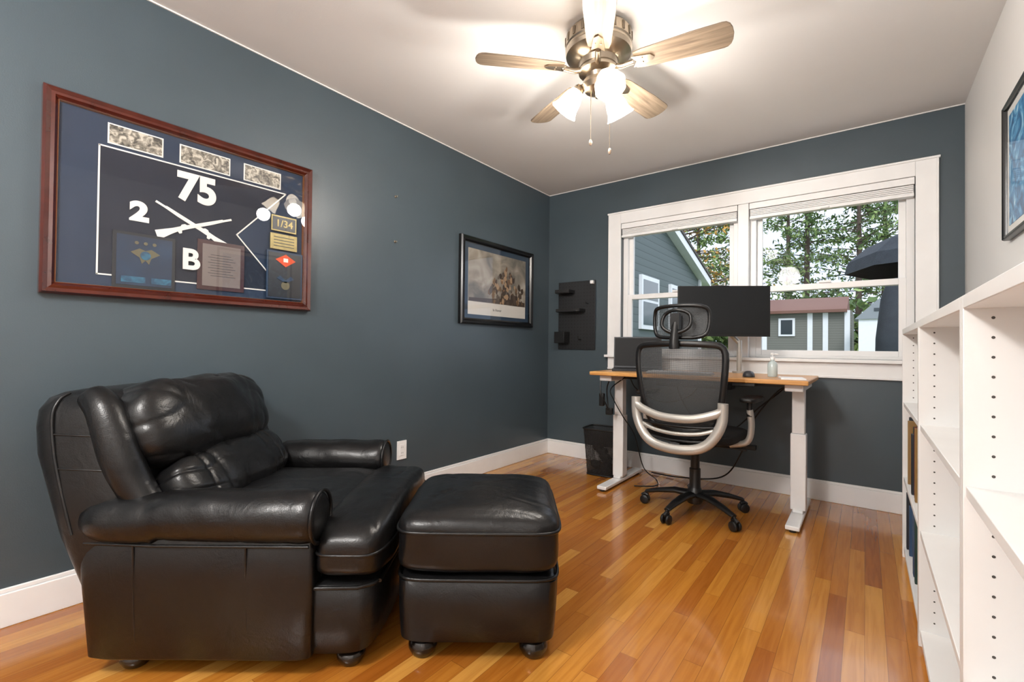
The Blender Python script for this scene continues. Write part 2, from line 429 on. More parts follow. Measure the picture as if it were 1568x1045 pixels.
# second framed print on the left wall
y0, y1, z0, z1 = 2.485, 3.415, 1.17, 1.835
F2 = empty('framed_battle_print', (XL+.001, (y0+y1)/2, (z0+z1)/2), (90, 0, 90))
w, h = y1-y0, z1-z0
g = G(); frame(g, w, h, .045, .038); g.obj('frame_moulding', BLKW, F2, angle=30)
g = G(); g.cbox((0, 0, .005), (w-.08, h-.08, .008), 0); g.cbox((0, -.005, .010), (w-.19, h-.16, .002), 1)
g.cbox((0, .045, .0115), (w-.19, h-.26, .001), 2)
g.obj('mats', [mat('blue_grey_mat', '#1d3347', rough=.8), mat('print_margin', '#c9c6bf', rough=.6), art_mat('print_smoke', [(.35, '#57534b'), (.55, '#8d8476'), (.7, '#aba69b')], scale=5, detail=8)], F2)
g = G(); random.seed(4)
for i in range(130):
    a = random.random(); cx = random.gauss(.10, .12); cy = -.15+random.random()*(.30-abs(cx-.10)*.8)
    r = random.uniform(.008, .024); n = 7
    g.poly([(cx+r*random.uniform(.6, 1.2)*math.cos(2*pi*k/n), cy+r*random.uniform(.8, 1.7)*math.sin(2*pi*k/n)) for k in range(n)], .0118+i*.00001, .0124+i*.00001, random.choice((0, 0, 1, 2, 2, 3)))
g.poly([(-.36, -.155), (.36, -.155), (.36, -.12), (.1, -.10), (-.1, -.12), (-.36, -.13)], .0119, .0123, 0)
g.v = [Vector((max(-.365, min(.365, p.x)), max(-.155, p.y), p.z)) for p in g.v]
g.obj('painted_figures', [mat('umber', '#3a2a1c', rough=.6), mat('ochre', '#6a4f33', rough=.6), mat('sepia', '#4a3c2e', rough=.6), mat('flesh_tone', '#9c8062', rough=.6)], F2)
text('caption', 'In Honor', .03, (-.02, -.21, .0115), BLK, F2, depth=.0003)
quadxy('glass', w-.085, h-.085, .022, PGLASS, F2)

# right wall picture
F3 = empty('framed_blue_artwork', (XR-.001, 2.28, 1.708), (90, 0, -90))
g = G(); frame(g, .76, .53, .018, .025); g.obj('frame_moulding', BLKW, F3, angle=30)
g = G(); g.cbox((0, 0, .006), (.73, .50, .008), 0); g.cbox((0, 0, .011), (.66, .43, .002), 1)
g.obj('print', [WHT, art_mat('blue_art', [(.3, '#0e3a66'), (.5, '#2c7fb4'), (.62, '#79b7d8'), (.75, '#e6eef2')], scale=9, dist=2.5)], F3)
quadxy('glass', .728, .498, .017, glass_mat('art_glass', .4), F3)

# outlet + wall nails
O = empty('wall_outlet', (XL+.0005, 1.975, .32), (90, 0, 90))
g = G(); g.cbox((0, 0, .003), (.075, .12, .006), 0); g.cbox((0, 0, .0065), (.035, .07, .004), 0)
for s in (-.018, .018):
    g.cbox((-.006, s, .0087), (.002, .009, .001), 1); g.cbox((.006, s, .0087), (.002, .009, .001), 1)
g.obj('plate', [TRIM, BLK], O, bevel=.0015)
for zz in (1.955, 1.665):
    g = G(); g.lathe([(0, 0), (.008, 0), (.008, .003), (.003, .006), (.003, .016), (.005, .018), (0, .019)], 0, T(XL, 1.90, zz) @ R(90, 'Y'), 14); g.obj('wall_anchor', NICK)

# ------------------------------------------------------------ pegboard
PB = empty('pegboard_organizer', (-2.09, YB-.001, 1.29), (90, 0, 0))
t = NT('peg_holes'); tc = t.new('ShaderNodeTexCoord'); sp = t.new('ShaderNodeSeparateXYZ'); t.link(tc.outputs['Object'], sp.inputs[0])
fx = t.math('SUBTRACT', t.math('FRACT', t.math('MULTIPLY', sp.outputs[0], 32)), .5); fy = t.math('SUBTRACT', t.math('FRACT', t.math('MULTIPLY', sp.outputs[1], 32)), .5)
d = t.math('ADD', t.math('MULTIPLY', fx, fx), t.math('MULTIPLY', fy, fy))
t.link(t.ramp(t.math('MULTIPLY', d, 4), [(.09, (.0, .0, .0, 1)), (.16, (.010, .011, .013, 1))]), t.b.inputs['Base Color']); t.b.inputs['Roughness'].default_value = .5
g = G(); g.cbox((0, 0, .012), (.38, .62, .006)); g.cbox((0, .28, .005), (.3, .03, .01)); g.cbox((0, -.28, .005), (.3, .03, .01)); g.obj('panel', t.m, PB, bevel=.002)
g = G()
for (x, y, w, dd, hh) in ((-.09, .2, .14, .11, .03), (-.03, .03, .24, .11, .025), (-.12, -.25, .1, .1, .1)):
    g.cbox((x, y, .015+dd/2), (w, .006, dd)); g.cbox((x, y+hh/2, .015+dd), (w, hh, .005)); g.cbox((x-w/2, y+hh/2, .015+dd/2), (.005, hh, dd)); g.cbox((x+w/2, y+hh/2, .015+dd/2), (.005, hh, dd))
g.tube([(.05, -.22, .015), (.05, -.22, .07), (.05, -.19, .075)], .004)
g.tube([(.12, .1, .015), (.12, .1, .06), (.12, .12, .065)], .004)
g.obj('trays', BLK, PB, bevel=.001)
g = G(); g.cbox((.165, .29, .03), (.03, .03, .03)); g.obj('white_clip', TRIM, PB, bevel=.004)

# ------------------------------------------------------------ ceiling fan
FA = empty('ceiling_fan', (-.97, 1.90, H))
g = G()
g.lathe([(0, 0), (.115, 0), (.135, -.012), (.148, -.03), (.15, -.075), (.146, -.082), (.146, -.092), (.15, -.098), (.146, -.115), (.12, -.135), (.09, -.145), (.085, -.17), (.088, -.178), (.088, -.192),
         (.055, -.205), (.05, -.225), (.068, -.232), (.072, -.25), (.06, -.272), (.03, -.285), (.012, -.292), (.012, -.305), (0, -.308)], 0, n=48)
for k in range(20):
    M = R(k*18, 'Z'); g.cbox((.150, 0, -.052), (.004, .012, .035), 1, M)
g.obj('motor_housing', [NICK, mat('vent_dark', '#6d6050', rough=.5, metal=.5)], FA, angle=25)
BLADE = wood_mat('blade_wood', '#625447', '#8b7b68', rough=.4, axis=0, freq=55)
fwd = Vector((-.606, .795)); rgt = Vector((.795, .606))
def wang(th):
    v = rgt*math.sin(rad(th))+fwd*math.cos(rad(th)); return math.degrees(math.atan2(v.y, v.x))
for k in range(5):
    a = wang(190+72*k)
    pts = [(.165, -.045), (.20, -.052), (.40, -.064), (.52, -.065), (.535, -.062), (.548, -.050)]
    pts += [(.556, -.03), (.56, 0), (.556, .03), (.548, .05), (.535, .062), (.52, .065), (.40, .064), (.20, .052), (.165, .045)]
    g = G(); g.poly(pts, -.003, .003)
    o = g.obj('blade_%d' % (k+1), BLADE, FA, bevel=.0015)
    o.matrix_local = R(a, 'Z') @ T(0, 0, -.178) @ R(-12, 'X')
    g = G(); M = R(a, 'Z') @ T(0, 0, -.178) @ R(-12, 'X')
    g.poly([(.155, -.03), (.235, -.018), (.25, 0), (.235, .018), (.155, .03), (.175, 0)], -.010, -.0032, 0, M)
    g.tube([(.07, 0, -.005), (.11, 0, -.014), (.16, 0, -.008)], [.014, .012, .012], 0, 10, M)
    for sx in (-.012, .012): g.lathe([(0, -.013), (.004, -.012), (.004, -.0095), (0, -.0095)], 0, M @ T(.2, sx, 0), 10)
    g.obj('blade_iron_%d' % (k+1), NICK, FA)
t = NT('frosted_shade'); t.n.remove(t.b)
tl = t.new('ShaderNodeBsdfTranslucent', Color=(1, .97, .92, 1)); tr = t.new('ShaderNodeBsdfTransparent', Color=(1, .96, .90, 1))
em = t.new('ShaderNodeEmission', Color=(1, .87, .68, 1), Strength=1.3); m1 = t.new('ShaderNodeMixShader'); m1.inputs[0].default_value = .2
ad = t.new('ShaderNodeAddShader'); t.link(tl.outputs[0], m1.inputs[1]); t.link(tr.outputs[0], m1.inputs[2]); t.link(m1.outputs[0], ad.inputs[0]); t.link(em.outputs[0], ad.inputs[1]); t.link(ad.outputs[0], t.out.inputs[0])
SHADE = t.m
for k, th in enumerate((172, 292, 52)):
    a = wang(th)
    M = R(a, 'Z') @ T(.085, 0, -.245) @ R(-38, 'Y')
    g = G(); pr = [(.022, -.012), (.03, -.02), (.04, -.04), (.046, -.065), (.05, -.09), (.06, -.115), (.066, -.122), (.063, -.122), (.057, -.114), (.047, -.09), (.043, -.065), (.037, -.04), (.027, -.022), (.02, -.014)]
    secs = [[(r*(1+.03*math.cos(8*2*pi*j/48))*math.cos(2*pi*j/48), r*(1+.03*math.cos(8*2*pi*j/48))*math.sin(2*pi*j/48), z) for j in range(48)] for r, z in pr]
    g.loft(secs, 0, M, cap=False); g.obj('glass_shade_%d' % (k+1), SHADE, FA, angle=60)
    g = G(); g.lathe([(0, .012), (.016, .01), (.024, 0), (.026, -.015), (0, -.016)], 0, M, 20)
    g.tube([M @ Vector((0, 0, .005)), (R(a, 'Z') @ Vector((.05, 0, -.235)))], .009); g.obj('socket_%d' % (k+1), NICK, FA)
    g = G(); g.lathe([(0, -.016), (.012, -.02), (.014, -.035), (.026, -.06), (.028, -.075), (.02, -.092), (0, -.1)], 0, M, 20)
    bt = mat('bulb_glow_%d' % k, (1, .92, .8, 1), emit=6); g.obj('bulb_%d' % (k+1), bt, FA)
    ld = bpy.data.lights.new('fan_lamp_%d' % (k+1), 'POINT'); ld.energy = 10; ld.color = (1, .94, .87); ld.shadow_soft_size = .05
    lo = bpy.data.objects.new('fan_lamp_%d' % (k+1), ld); sc.collection.objects.link(lo); lo.parent = FA
    lo.location = M @ Vector((0, 0, -.18))
g = G()
for (x, y, z0, z1) in ((-.02, -.03, -.27, -.50), (.045, .03, -.26, -.535)):
    g.tube([(x, y, z0), (x, y, z1)], .0016, 0, 6)
    g.lathe([(0, 0), (.004, -.003), (.007, -.012), (.007, -.022), (.003, -.03), (0, -.03)], 1, T(x, y, z1), 12)
g.obj('pull_chains', [NICK, mat('pull_wood', '#6b5848')], FA)

# fill light in an invented ceiling fixture, added unseen behind the viewpoint
FL = empty('added_fill_fixture', (-.95, -.75, H))
g = G(); g.lathe([(0, 0), (.17, 0), (.175, -.02), (.16, -.03), (0, -.03)], 0); g.obj('fill_fixture_ring', NICK, FL)
g = G(); g.lathe([(.155, -.03), (.15, -.06), (.11, -.09), (.05, -.105), (0, -.108)], 0); g.obj('fill_diffuser', SHADE, FL)
ld = bpy.data.lights.new('added_fill_light', 'POINT'); ld.energy = 88; ld.color = (1, .97, .94); ld.shadow_soft_size = .15
lo = bpy.data.objects.new('added_fill_light', ld); sc.collection.objects.link(lo); lo.parent = FL; lo.location = (0, 0, -.30)

# ------------------------------------------------------------ armchair
AC = empty('leather_armchair', (-1.752, .915, 0), (0, 0, 37.5))
g = G()
g.zloft([(.055, -.07, 0, .30, .375), (.065, -.075, 0, .325, .392), (.2, -.10, 0, .35, .398), (.40, -.125, 0, .375, .40), (.43, -.13, 0, .36, .38)], e=.22, n=64, wr=.006)
g.obj('body', LEA, AC, angle=60)
g = G()
g.zloft([(.06, .20, 0, .20, .37), (.07, .21, 0, .215, .385), (.16, .215, 0, .222, .39), (.262, .215, 0, .222, .388), (.275, .21, 0, .21, .375)], e=.28, n=64, wr=.006)
g.obj('front_rail', LEA, AC, angle=60)
g = G()
g.zloft([(.06, -.32, 0, .07, .37), (.075, -.325, 0, .085, .39), (.25, -.365, 0, .105, .405), (.42, -.415, 0, .125, .415), (.55, -.45, 0, .145, .41), (.66, -.48, 0, .155, .40), (.74, -.50, 0, .15, .39),
         (.79, -.51, 0, .14, .38), (.825, -.515, 0, .115, .36), (.842, -.515, 0, .08, .335), (.85, -.515, 0, .03, .30)], e=.42, n=96, wr=.008, ws=5)
g.obj('back_shell', LEA, AC, angle=60)
g = G()
def pp(p):
    p = p.copy(); s = abs(p.y)/.37; z0 = p.z
    if p.z > 0: p.z -= .02*max(0, s-.5)**1.5*2.6
    ed = max(abs(z0)/.165, s*.9)
    cr = ridge(Vector((p.y*9, z0*3.5, 1.7)))*.6+ridge(Vector((p.y*5+z0*6, z0*7-p.y*3, 8.1)))*.6
    k = .0035+.012*ed**3
    n = Vector((p.x/.11, p.y/.37*.4, z0/.165)).normalized()
    p -= n*cr*k
    p += n*noise.noise(Vector((p.y*6, z0*6, 3)))*.014
    if p.x > 0: p.x += .03*(1-min(1, s)**2)*(1-min(1, (abs(z0+.04)/.165))**2)    # belly
    return p
g.sell((-.378, 0, .712), (.122, .350, .160), .55, .45, rot=(0, rad(-18), 0), post=pp, nu=220, nv=130)
g.obj('head_pillow', LEA, AC, angle=80)
g = G()
for sd in (-1, 1):
    pts = smooth_pts([(-.47, sd*.335, .83), (-.42, sd*.35, .79), (-.385, sd*.357, .72), (-.355, sd*.36, .64), (-.32, sd*.355, .56), (-.27, sd*.35, .49), (-.22, sd*.345, .43)], 6)
    rs = [.03+.024*math.sin(pi*min(1, .15+.8*i/len(pts))) for i in range(len(pts))]
    g.tube(pts, rs, 0, 24)
g.obj('wing_bolsters', LEA, AC, angle=80)
g = G()
def p2(p):
    p = p.copy(); ed = max(abs(p.z)/.115, abs(p.y)/.32)
    cr = ridge(Vector((p.y*13, p.z*3, 4.7)))*.7+ridge(Vector((p.y*6+p.z*8, p.z*9, 2.1)))*.5
    n = Vector((p.x/.085, p.y/.32*.4, p.z/.115)).normalized()
    p -= n*cr*(.004+.010*ed**2)
    p += n*noise.noise(Vector((p.y*7, p.z*7, 5)))*.010
    return p
g.sell((-.235, 0, .520), (.088, .325, .118), .65, .5, rot=(0, rad(-32), 0), post=p2, nu=200, nv=110)
g.obj('lumbar_pillow', LEA, AC, angle=80)
g = G()
def ps(p):
    p = p.copy(); z0 = p.z
    if p.z > 0: p.z += .02*(1-(p.y/.4)**2)
    if z0 > -.05: p.z -= ridge(Vector((p.x*7+9, p.y*5, z0*5)))*.0035
    return p
g.sell((.02, 0, .36), (.30, .30, .10), .45, .3, wr=.006, post=ps, nu=140, nv=70)
g.sell((.345, 0, .366), (.115, .405, .092), .5, .4, wr=.008, post=ps, nu=140, nv=70)
g.obj('seat_cushion', LEA, AC, angle=80)
for sd in (-1, 1):
    g = G()
    g.zloft([(.06, -.08, sd*.36, .31, .045), (.07, -.08, sd*.36, .33, .055), (.3, -.09, sd*.362, .345, .058), (.45, -.10, sd*.362, .35, .05), (.47, -.10, sd*.362, .34, .03)], e=.2, n=56, wr=.004)
    secs = []
    xs = [-.44, -.43, -.40]+[-.36+.02*i for i in range(29)]+[.215, .235, .252, .262, .266]
    for x in xs:
        if x < -.39: r = {-.44: .02, -.43: .05, -.40: .066}[x]
        elif x > .234: r = {.235: .082, .252: .078, .262: .07, .266: .055}[x]
        else: r = .072+.011*min(1, (x+.4)/.5)
        q = []
        for j in range(44):
            a = 2*pi*j/44
            p = Vector((x, sd*(.372)+r*1.0*math.cos(a), .478-.01*(x < -.2)+r*.98*math.sin(a)))
            k = noise.noise(p*9)*.005-ridge(Vector((x*12, a*.7, sd*3)))*.0025; p.y += math.cos(a)*k; p.z += math.sin(a)*k
            q.append(p)
        secs.append(q)
    g.loft(secs)
    g.obj('arm_%s' % ('near' if sd < 0 else 'far'), LEA, AC, angle=60)
    g = G()
    ring = [(.262, sd*.372+.078*math.cos(2*pi*j/40), .478+.077*math.sin(2*pi*j/40)) for j in range(40)]
    g.tube(ring, .006, closed=True)
    g.tube([(.252, sd*.345, .40), (.252, sd*.34, .28)], .005)
    yo = sd*.4195
    g.tube([(-.42, sd*.412, .405), (-.2, yo+.0, .402), (.0, yo, .402), (.245, yo-sd*.002, .402)], .0045)
    for x in (-.27, .06): g.tube([(x, yo-sd*.001, .40), (x+.005, yo-sd*.003, .2), (x+.01, yo-sd*.008, .075)], .003)
    g.obj('piping_%s' % ('near' if sd < 0 else 'far'), LEA, AC)
g = G()
g.tube([(.435, -.34, .268), (.437, 0, .268), (.435, .34, .268)], .006)
g.tube([(.25, -.392, .268), (.38, -.385, .268), (.42, -.36, .268), (.435, -.32, .268)], .006)
loop = []
for j in range(60):
    a = 2*pi*j/60; loop.append((.345+.117*sgn(math.cos(a), .4), .408*sgn(math.sin(a), .4), .372))
g.tube(loop, .005, closed=True)
def shell(z, t, sd):
    st = [(.42, -.415, .125, .415), (.55, -.45, .145, .41), (.66, -.48, .155, .40), (.74, -.50, .15, .39), (.79, -.51, .14, .38), (.825, -.515, .115, .36), (.842, -.515, .08, .335)]
    for i in range(len(st)-1):
        if st[i][0] <= z <= st[i+1][0]:
            f = (z-st[i][0])/(st[i+1][0]-st[i][0]); s = [st[i][k]*(1-f)+st[i+1][k]*f for k in range(4)]; break
    a = math.acos(max(-1, min(1, t)))
    return (s[1]+s[2]*sgn(math.cos(a), .42), sd*(s[3])*sgn(math.sin(a), .42), z)
for sd in (-1, 1):
    g.tube(smooth_pts([shell(z, -.05, sd) for z in (.43, .5, .58, .66, .74, .79, .825, .84)], 4), .005)
    for zz in (.60, .70):
        g.tube([shell(zz+.02*(1-t), t, sd) for t in (-.05, .2, .45, .7, .9, .98)], .0028)
g.obj('welts', LEA, AC)
FOOT = mat('dark_bun_foot', '#0e0a08', rough=.25, coat=.5)
bun = [(0, 0), (.030, 0), (.036, .006), (.044, .022), (.044, .032), (.036, .044), (.03, .046), (.034, .052), (.034, .068), (0, .07)]
for k, (x, y) in enumerate(((.34, -.31), (.34, .31), (-.32, -.33), (-.32, .33))):
    g = G(); g.lathe(bun, 0, T(x, y, 0), 28); g.obj('foot_%d' % (k+1), FOOT, AC)

# ------------------------------------------------------------ ottoman
OT = empty('leather_ottoman', (-1.113, 1.296, 0), (0, 0, 37.3))
g = G()
g.zloft([(.07, 0, 0, .235, .235), (.078, 0, 0, .25, .25), (.17, 0, 0, .256, .256), (.262, 0, 0, .258, .258), (.275, 0, 0, .24, .24)], e=.22, n=64, wr=.005)
g.obj('base', LEA, OT, angle=60)
g = G()
def po(p):
    p = p.copy(); z0 = p.z; rr = max(0, 1-(p.x/.27)**2)*max(0, 1-(p.y/.27)**2)
    p.z += (.03*rr if p.z > 0 else 0)
    if z0 > .03: p.z -= ridge(Vector((p.x*5+p.y*3, p.y*9, 6.3)))*.006*rr+ridge(Vector((p.x*4, p.y*14+p.x*6, 2.3)))*.004*rr
    return p
g.sell((0, 0, .372), (.263, .263, .098), .36, .24, post=po, wr=.005, ws=8, nu=180, nv=110)
g.obj('cushion', LEA, OT, angle=80)
g = G()
for z, r in ((.272, .258), (.418, .264)):
    loop = [(r*sgn(math.cos(2*pi*(j+.5)/64), .24), r*sgn(math.sin(2*pi*(j+.5)/64), .24), z) for j in range(64)]
    g.tube(loop, .0055, closed=True)
g.obj('welts', LEA, OT)
for k, (x, y) in enumerate(((-.18, -.18), (.18, -.18), (.18, .18), (-.18, .18))):
    g = G(); g.lathe([(r*1.05, z*1.12) for r, z in bun], 0, T(x, y, 0), 28); g.obj('foot_%d' % (k+1), FOOT, OT)

# ------------------------------------------------------------ desk
DK = empty('standing_desk', (0, 0, 0))
BAM = wood_mat('bamboo_top', '#b57a3c', '#dca867', rough=.35, axis=0, freq=40)
DX0, DX1, DY0, DY1, DZ = -1.545, -.24, 2.93, 3.60, .832
g = G(); g.box((DX0, DY0, DZ-.026), (DX1, DY1, DZ)); g.obj('top', BAM, DK, bevel=.006, seg=3)
g = G()
for x in (-1.455, -.315):
    g.box((x-.035, 2.95, .012), (x+.035, 3.60, .036)); g.box((x-.028, 3.20, .036), (x+.028, 3.30, .055))
    g.box((x-.04, 3.215, .05), (x+.04, 3.295, .50)); g.box((x-.033, 3.222, .50), (x+.033, 3.288, .76))
    g.box((x-.045, 3.0, .765), (x+.045, 3.52, DZ-.0265)); 
g.obj('legs', WMET, DK, bevel=.005)
g = G()
for x in (-1.455, -.315):
    for y in (2.97, 3.58): g.lathe([(0, 0), (.018, 0), (.018, .011), (0, .0115)], 0, T(x, y, 0), 16)
g.box((-1.42, 3.21, .772), (-.35, 3.235, .805)); g.box((-1.42, 3.28, .772), (-.35, 3.305, .805)); g.box((-.62, 2.945, .785), (-.50, 3.0, .805)); g.box((-1.2, 3.3, .73), (-.7, 3.42, .80))
g.obj('rails_and_controller', BLK, DK, bevel=.003)
CB = G()
def cable(*p, r=.004): CB.tube(smooth_pts(p, 8), r, 0, 7)
cable((-.40, 3.35, .80), (-.42, 3.38, .74), (-.55, 3.40, .62), (-.72, 3.42, .45), (-.9, 3.45, .42), (-1.05, 3.45, .6), (-1.1, 3.4, .79), r=.005)
cable((-.36, 3.3, .79), (-.45, 3.32, .72), (-.60, 3.38, .50), (-.66, 3.40, .30), (-.80, 3.5, .10), (-1.1, 3.6, .02), (-1.35, 3.62, .012), r=.005)
cable((-1.40, 3.2, .78), (-1.47, 3.12, .70), (-1.45, 3.13, .62), (-1.39, 3.16, .50), (-1.36, 3.3, .35), (-1.33, 3.40, .1), (-1.25, 3.45, .01), (-1.2, 3.3, .008), (-1.32, 3.2, .008))
cable((-1.5, 3.02, .79), (-1.49, 3.0, .68), (-1.46, 3.02, .6), (-1.48, 3.1, .56), (-1.5, 3.12, .70), (-1.46, 3.1, .79), r=.005)
cable((-.9, 3.4, .80), (-1.0, 3.42, .66), (-1.2, 3.44, .6), (-1.38, 3.4, .68), (-1.42, 3.35, .77))
CB.obj('cables', BLK, DK)
g = G(); g.cbox((-1.49, 3.02, .63), (.035, .03, .09)); g.cbox((-1.47, 3.10, .54), (.05, .03, .05)); g.cbox((-.62, 3.36, .36), (.12, .05, .03)); g.obj('power_bricks', BLK, DK, bevel=.005)

# external monitor
MO = empty('computer_monitor', (-.774, 3.40, 1.258), (0, 0, 31))
g = G(); g.cbox((0, 0, 0), (.602, .022, .345), 0); g.cbox((0, -.0115, .004), (.586, .001, .325), 1); g.cbox((0, .03, -.02), (.28, .05, .2), 0)
g.obj('panel', [BLK, SCR], MO, bevel=.003)
g = G()
g.tube([(0, .05, -.03), (.0, .10, -.03)], .03); g.obj('mount', BLK, MO)
g = G(); Mi = (T(-.774, 3.40, 1.258) @ R(31, 'Z')).inverted()
g.tube([Mi @ Vector(p) for p in ((-.83, 3.50, 1.22), (-.75, 3.53, 1.10), (-.70, 3.54, 1.04))], .016)
g.tube([Mi @ Vector(p) for p in ((-.70, 3.54, .832), (-.70, 3.54, 1.06))], .017)
g.lathe([(0, 0), (.045, 0), (.045, .012), (0, .013)], 0, Mi @ T(-.70, 3.54, .8325), 20)
g.obj('arm', SILV, MO)

# laptop
LP = empty('laptop', (-1.33, 3.27, DZ+.001), (0, 0, 22))
g = G(); g.cbox((0, 0, .008), (.355, .245, .015), 0); g.cbox((0, .02, .0158), (.30, .11, .001), 1); g.cbox((0, -.08, .0158), (.11, .07, .001), 0)
M = T(0, .125, .014) @ R(-12, 'X'); g.cbox((0, 0, .122), (.355, .008, .24), 0, M); g.cbox((0, -.0045, .124), (.34, .001, .22), 1, M)
g.obj('body', [mat('dark_aluminium', '#2a2c30', rough=.4, metal=.5), mat('laptop_screen', '#0e0f12', rough=.5, spec=.2)], LP, bevel=.002)
KB = empty('keyboard', (-.96, 3.06, DZ+.001), (0, 0, 3))
g = G(); g.cbox((0, 0, .006), (.40, .125, .012), 0)
for r in range(5):
    for c in range(15): g.cbox((-.182+c*.026, -.048+r*.024, .0145), (.021, .019, .005), 1)
g.obj('keys', [mat('grey_plastic', '#9c9ea0', rough=.4), mat('key_white', '#c9cacc', rough=.5)], KB, bevel=.0015)
MS = empty('computer_mouse', (-.56, 3.10, DZ+.001), (0, 0, 8))
g = G(); g.sell((0, 0, .002), (.033, .056, .034), .8, .75, post=lambda p: Vector((p.x, p.y, max(p.z, 0)))); g.obj('shell', mat('graphite', '#35353a', rough=.4), MS)
BT = empty('sanitizer_bottle', (-.45, 3.22, DZ+.001))
g = G(); g.lathe([(0, 0), (.025, 0), (.027, .006), (.027, .075), (.02, .09), (.011, .095), (.011, .105), (0, .105)], 0); g.obj('bottle', mat('clear_gel', '#b9c6c6', rough=.15), BT)
g = G(); g.lathe([(0, .1055), (.013, .1055), (.013, .12), (.004, .122), (.004, .135), (.01, .136), (.01, .145), (0, .146)], 0); g.tube([(0, 0, .14), (.03, 0, .137)], .004); g.obj('pump', TRIM, BT)
CP = empty('white_desk_speaker', (-1.50, 3.42, DZ+.001))
g = G(); g.lathe([(0, 0), (.028, 0), (.032, .01), (.032, .05), (.026, .06), (0, .062)], 0); g.obj('shell', TRIM, CP)
PN = empty('notepad', (-.33, 3.05, DZ+.001), (0, 0, 12)); g = G(); g.cbox((0, 0, .004), (.12, .17, .008)); g.tube([(-.055, -.08, .009), (-.055, .08, .009)], .003); g.obj('pages', TRIM, PN)

# wastebasket
WB = empty('mesh_wastebasket', (-1.65, 3.37, 0), (0, 0, 5))
MESHM = mesh_mat('black_wire_mesh', '#0b0b0c', .3, 110)
def rr(hx, hy, z, n=40, e=.35): return [Vector((hx*sgn(math.cos(2*pi*(j+.5)/n), e), hy*sgn(math.sin(2*pi*(j+.5)/n), e), z)) for j in range(n)]
g = G(); g.loft([rr(.11, .085, .004), rr(.138, .108, .36)], cap=False); g.obj('mesh_wall', MESHM, WB)
g = G(); g.tube(rr(.139, .109, .362), .007, closed=True); g.tube(rr(.11, .085, .007), .006, closed=True); g.loft([rr(.11, .085, .003), rr(.11, .085, .006)]); g.obj('rim', BLKM, WB)
g = G()
for k in range(6):
    g.sell((random.uniform(-.05, .05), random.uniform(-.04, .04), .05+.03*k), (.04, .035, .03), .8, .8, wr=.02, ws=40, nu=16, nv=10)
g.obj('crumpled_paper', mat('dark_liner', '#2b2d30', rough=.7), WB)

# ------------------------------------------------------------ office chair
OC = empty('mesh_office_chair', (-.825, 2.94, 0), (0, 0, -3))
g = G()
for k in range(5):
    a = 187+72*k; M = R(a, 'Z')
    g.tube([(.02, 0, .115), (.12, 0, .118), (.22, 0, .10), (.30, 0, .078)], [.034, .030, .024, .018], 0, 12, M, flat=.6)
    for s in (-1, 1):
        g.lathe([(0, -.009), (.022, -.009), (.028, -.005), (.028, .005), (.022, .009), (0, .009)], 0, M @ T(.305, s*.016, .0285) @ R(90, 'X'), 22)
    g.tube([(.30, 0, .03), (.30, 0, .08)], .008, 0, 8, M); g.tube([(.285, 0, .055), (.305, 0, .062), (.325, 0, .05)], .012, 0, 8, M)
g.lathe([(0, .06), (.04, .06), (.048, .08), (.048, .13), (.036, .15), (.032, .16), (.032, .27), (.026, .272), (.026, .38), (.05, .385), (.05, .40), (0, .40)], 0, n=28)
g.cbox((0, .0, .425), (.20, .26, .05)); g.tube([(.05, .02, .42), (.25, .04, .415)], .006); g.cbox((.26, .04, .415), (.04, .02, .012))
g.obj('star_base', BLK, OC, bevel=.002)
g = G()
def sq(p):
    p = p.copy(); 
    if p.y > .1: p.z -= (p.y-.1)**2*1.2
    return p
g.sell((0, .03, .488), (.255, .25, .042), .5, .4, post=sq); g.obj('seat', mat('seat_fabric', '#16171a', rough=.9, bump=.3, bscale=300), OC, angle=80)
def bk(u, z):
    tt = (z-.56)/(1.03-.56)
    w = .195+.055*math.sin(min(1, tt*1.1)*pi/2)
    y = -.27-.05*tt+.04*math.sin(tt*pi)*-.6
    return Vector((u*w, y+.055*u*u, z))
outline = []
for i in range(21): outline.append(bk(-1+.1*i, 1.015+.012*(1-(-1+.1*i)**2)))
for i in range(1, 12): outline.append(bk(1, 1.015-.455*i/12)+Vector((0, 0, 0)))
for i in range(21): outline.append(bk(1-.1*i, .56-.03*(1-(1-.1*i)**2)))
for i in range(1, 12): outline.append(bk(-1, .56+.455*i/12))
for _ in range(3):
    outline = [(outline[i-1]+outline[i]*2+outline[(i+1) % len(outline)])/4 for i in range(len(outline))]
g = G(); g.tube(outline, .014, 0, 10, closed=True, flat=1.3); g.obj('back_frame', BLK, OC, angle=70)
g = G(); secs = []
for i in range(25):
    z = .55+.465*i/24; secs.append([bk(-1+2*j/24, z) for j in range(25)])
g.loft(secs, cap=False, closed=False); g.obj('back_mesh', mesh_mat('chair_mesh', '#45484a', .3, 190), OC)
def yk(x, z): 
    return Vector((x, -.335+.55*x*x+.0*(z), z))
g = G()
up = [(.245, .71), (.235, .665), (.17, .635), (.09, .615), (0, .61), (-.09, .615), (-.17, .635), (-.235, .665), (-.245, .71)]
g.tube(smooth_pts([yk(x, z) for x, z in up], 5), .024, 0, 12, flat=1.0)
lo_ = [(.245, .71), (.238, .60), (.19, .505), (.12, .455), (0, .44), (-.12, .455), (-.19, .505), (-.238, .60), (-.245, .71)]
g.tube(smooth_pts([yk(x, z) for x, z in lo_], 5), .025, 0, 12, flat=1.1)
g.tube(smooth_pts([yk(x, z)+Vector((0, .006, 0)) for x, z in ((.20, .56), (.12, .535), (0, .525), (-.12, .535), (-.20, .56))], 5), .011, 0, 10)
g.obj('silver_yoke', SILV, OC, angle=70)
g = G()
for zz, ww in ((.575, .20), (.495, .165)):
    g.tube(smooth_pts([yk(x, zz-.01*(1-(x/ww)**2))+Vector((0, .02, 0)) for x in [ww*(-1+.25*i) for i in range(9)]], 3), .009, 0, 8)
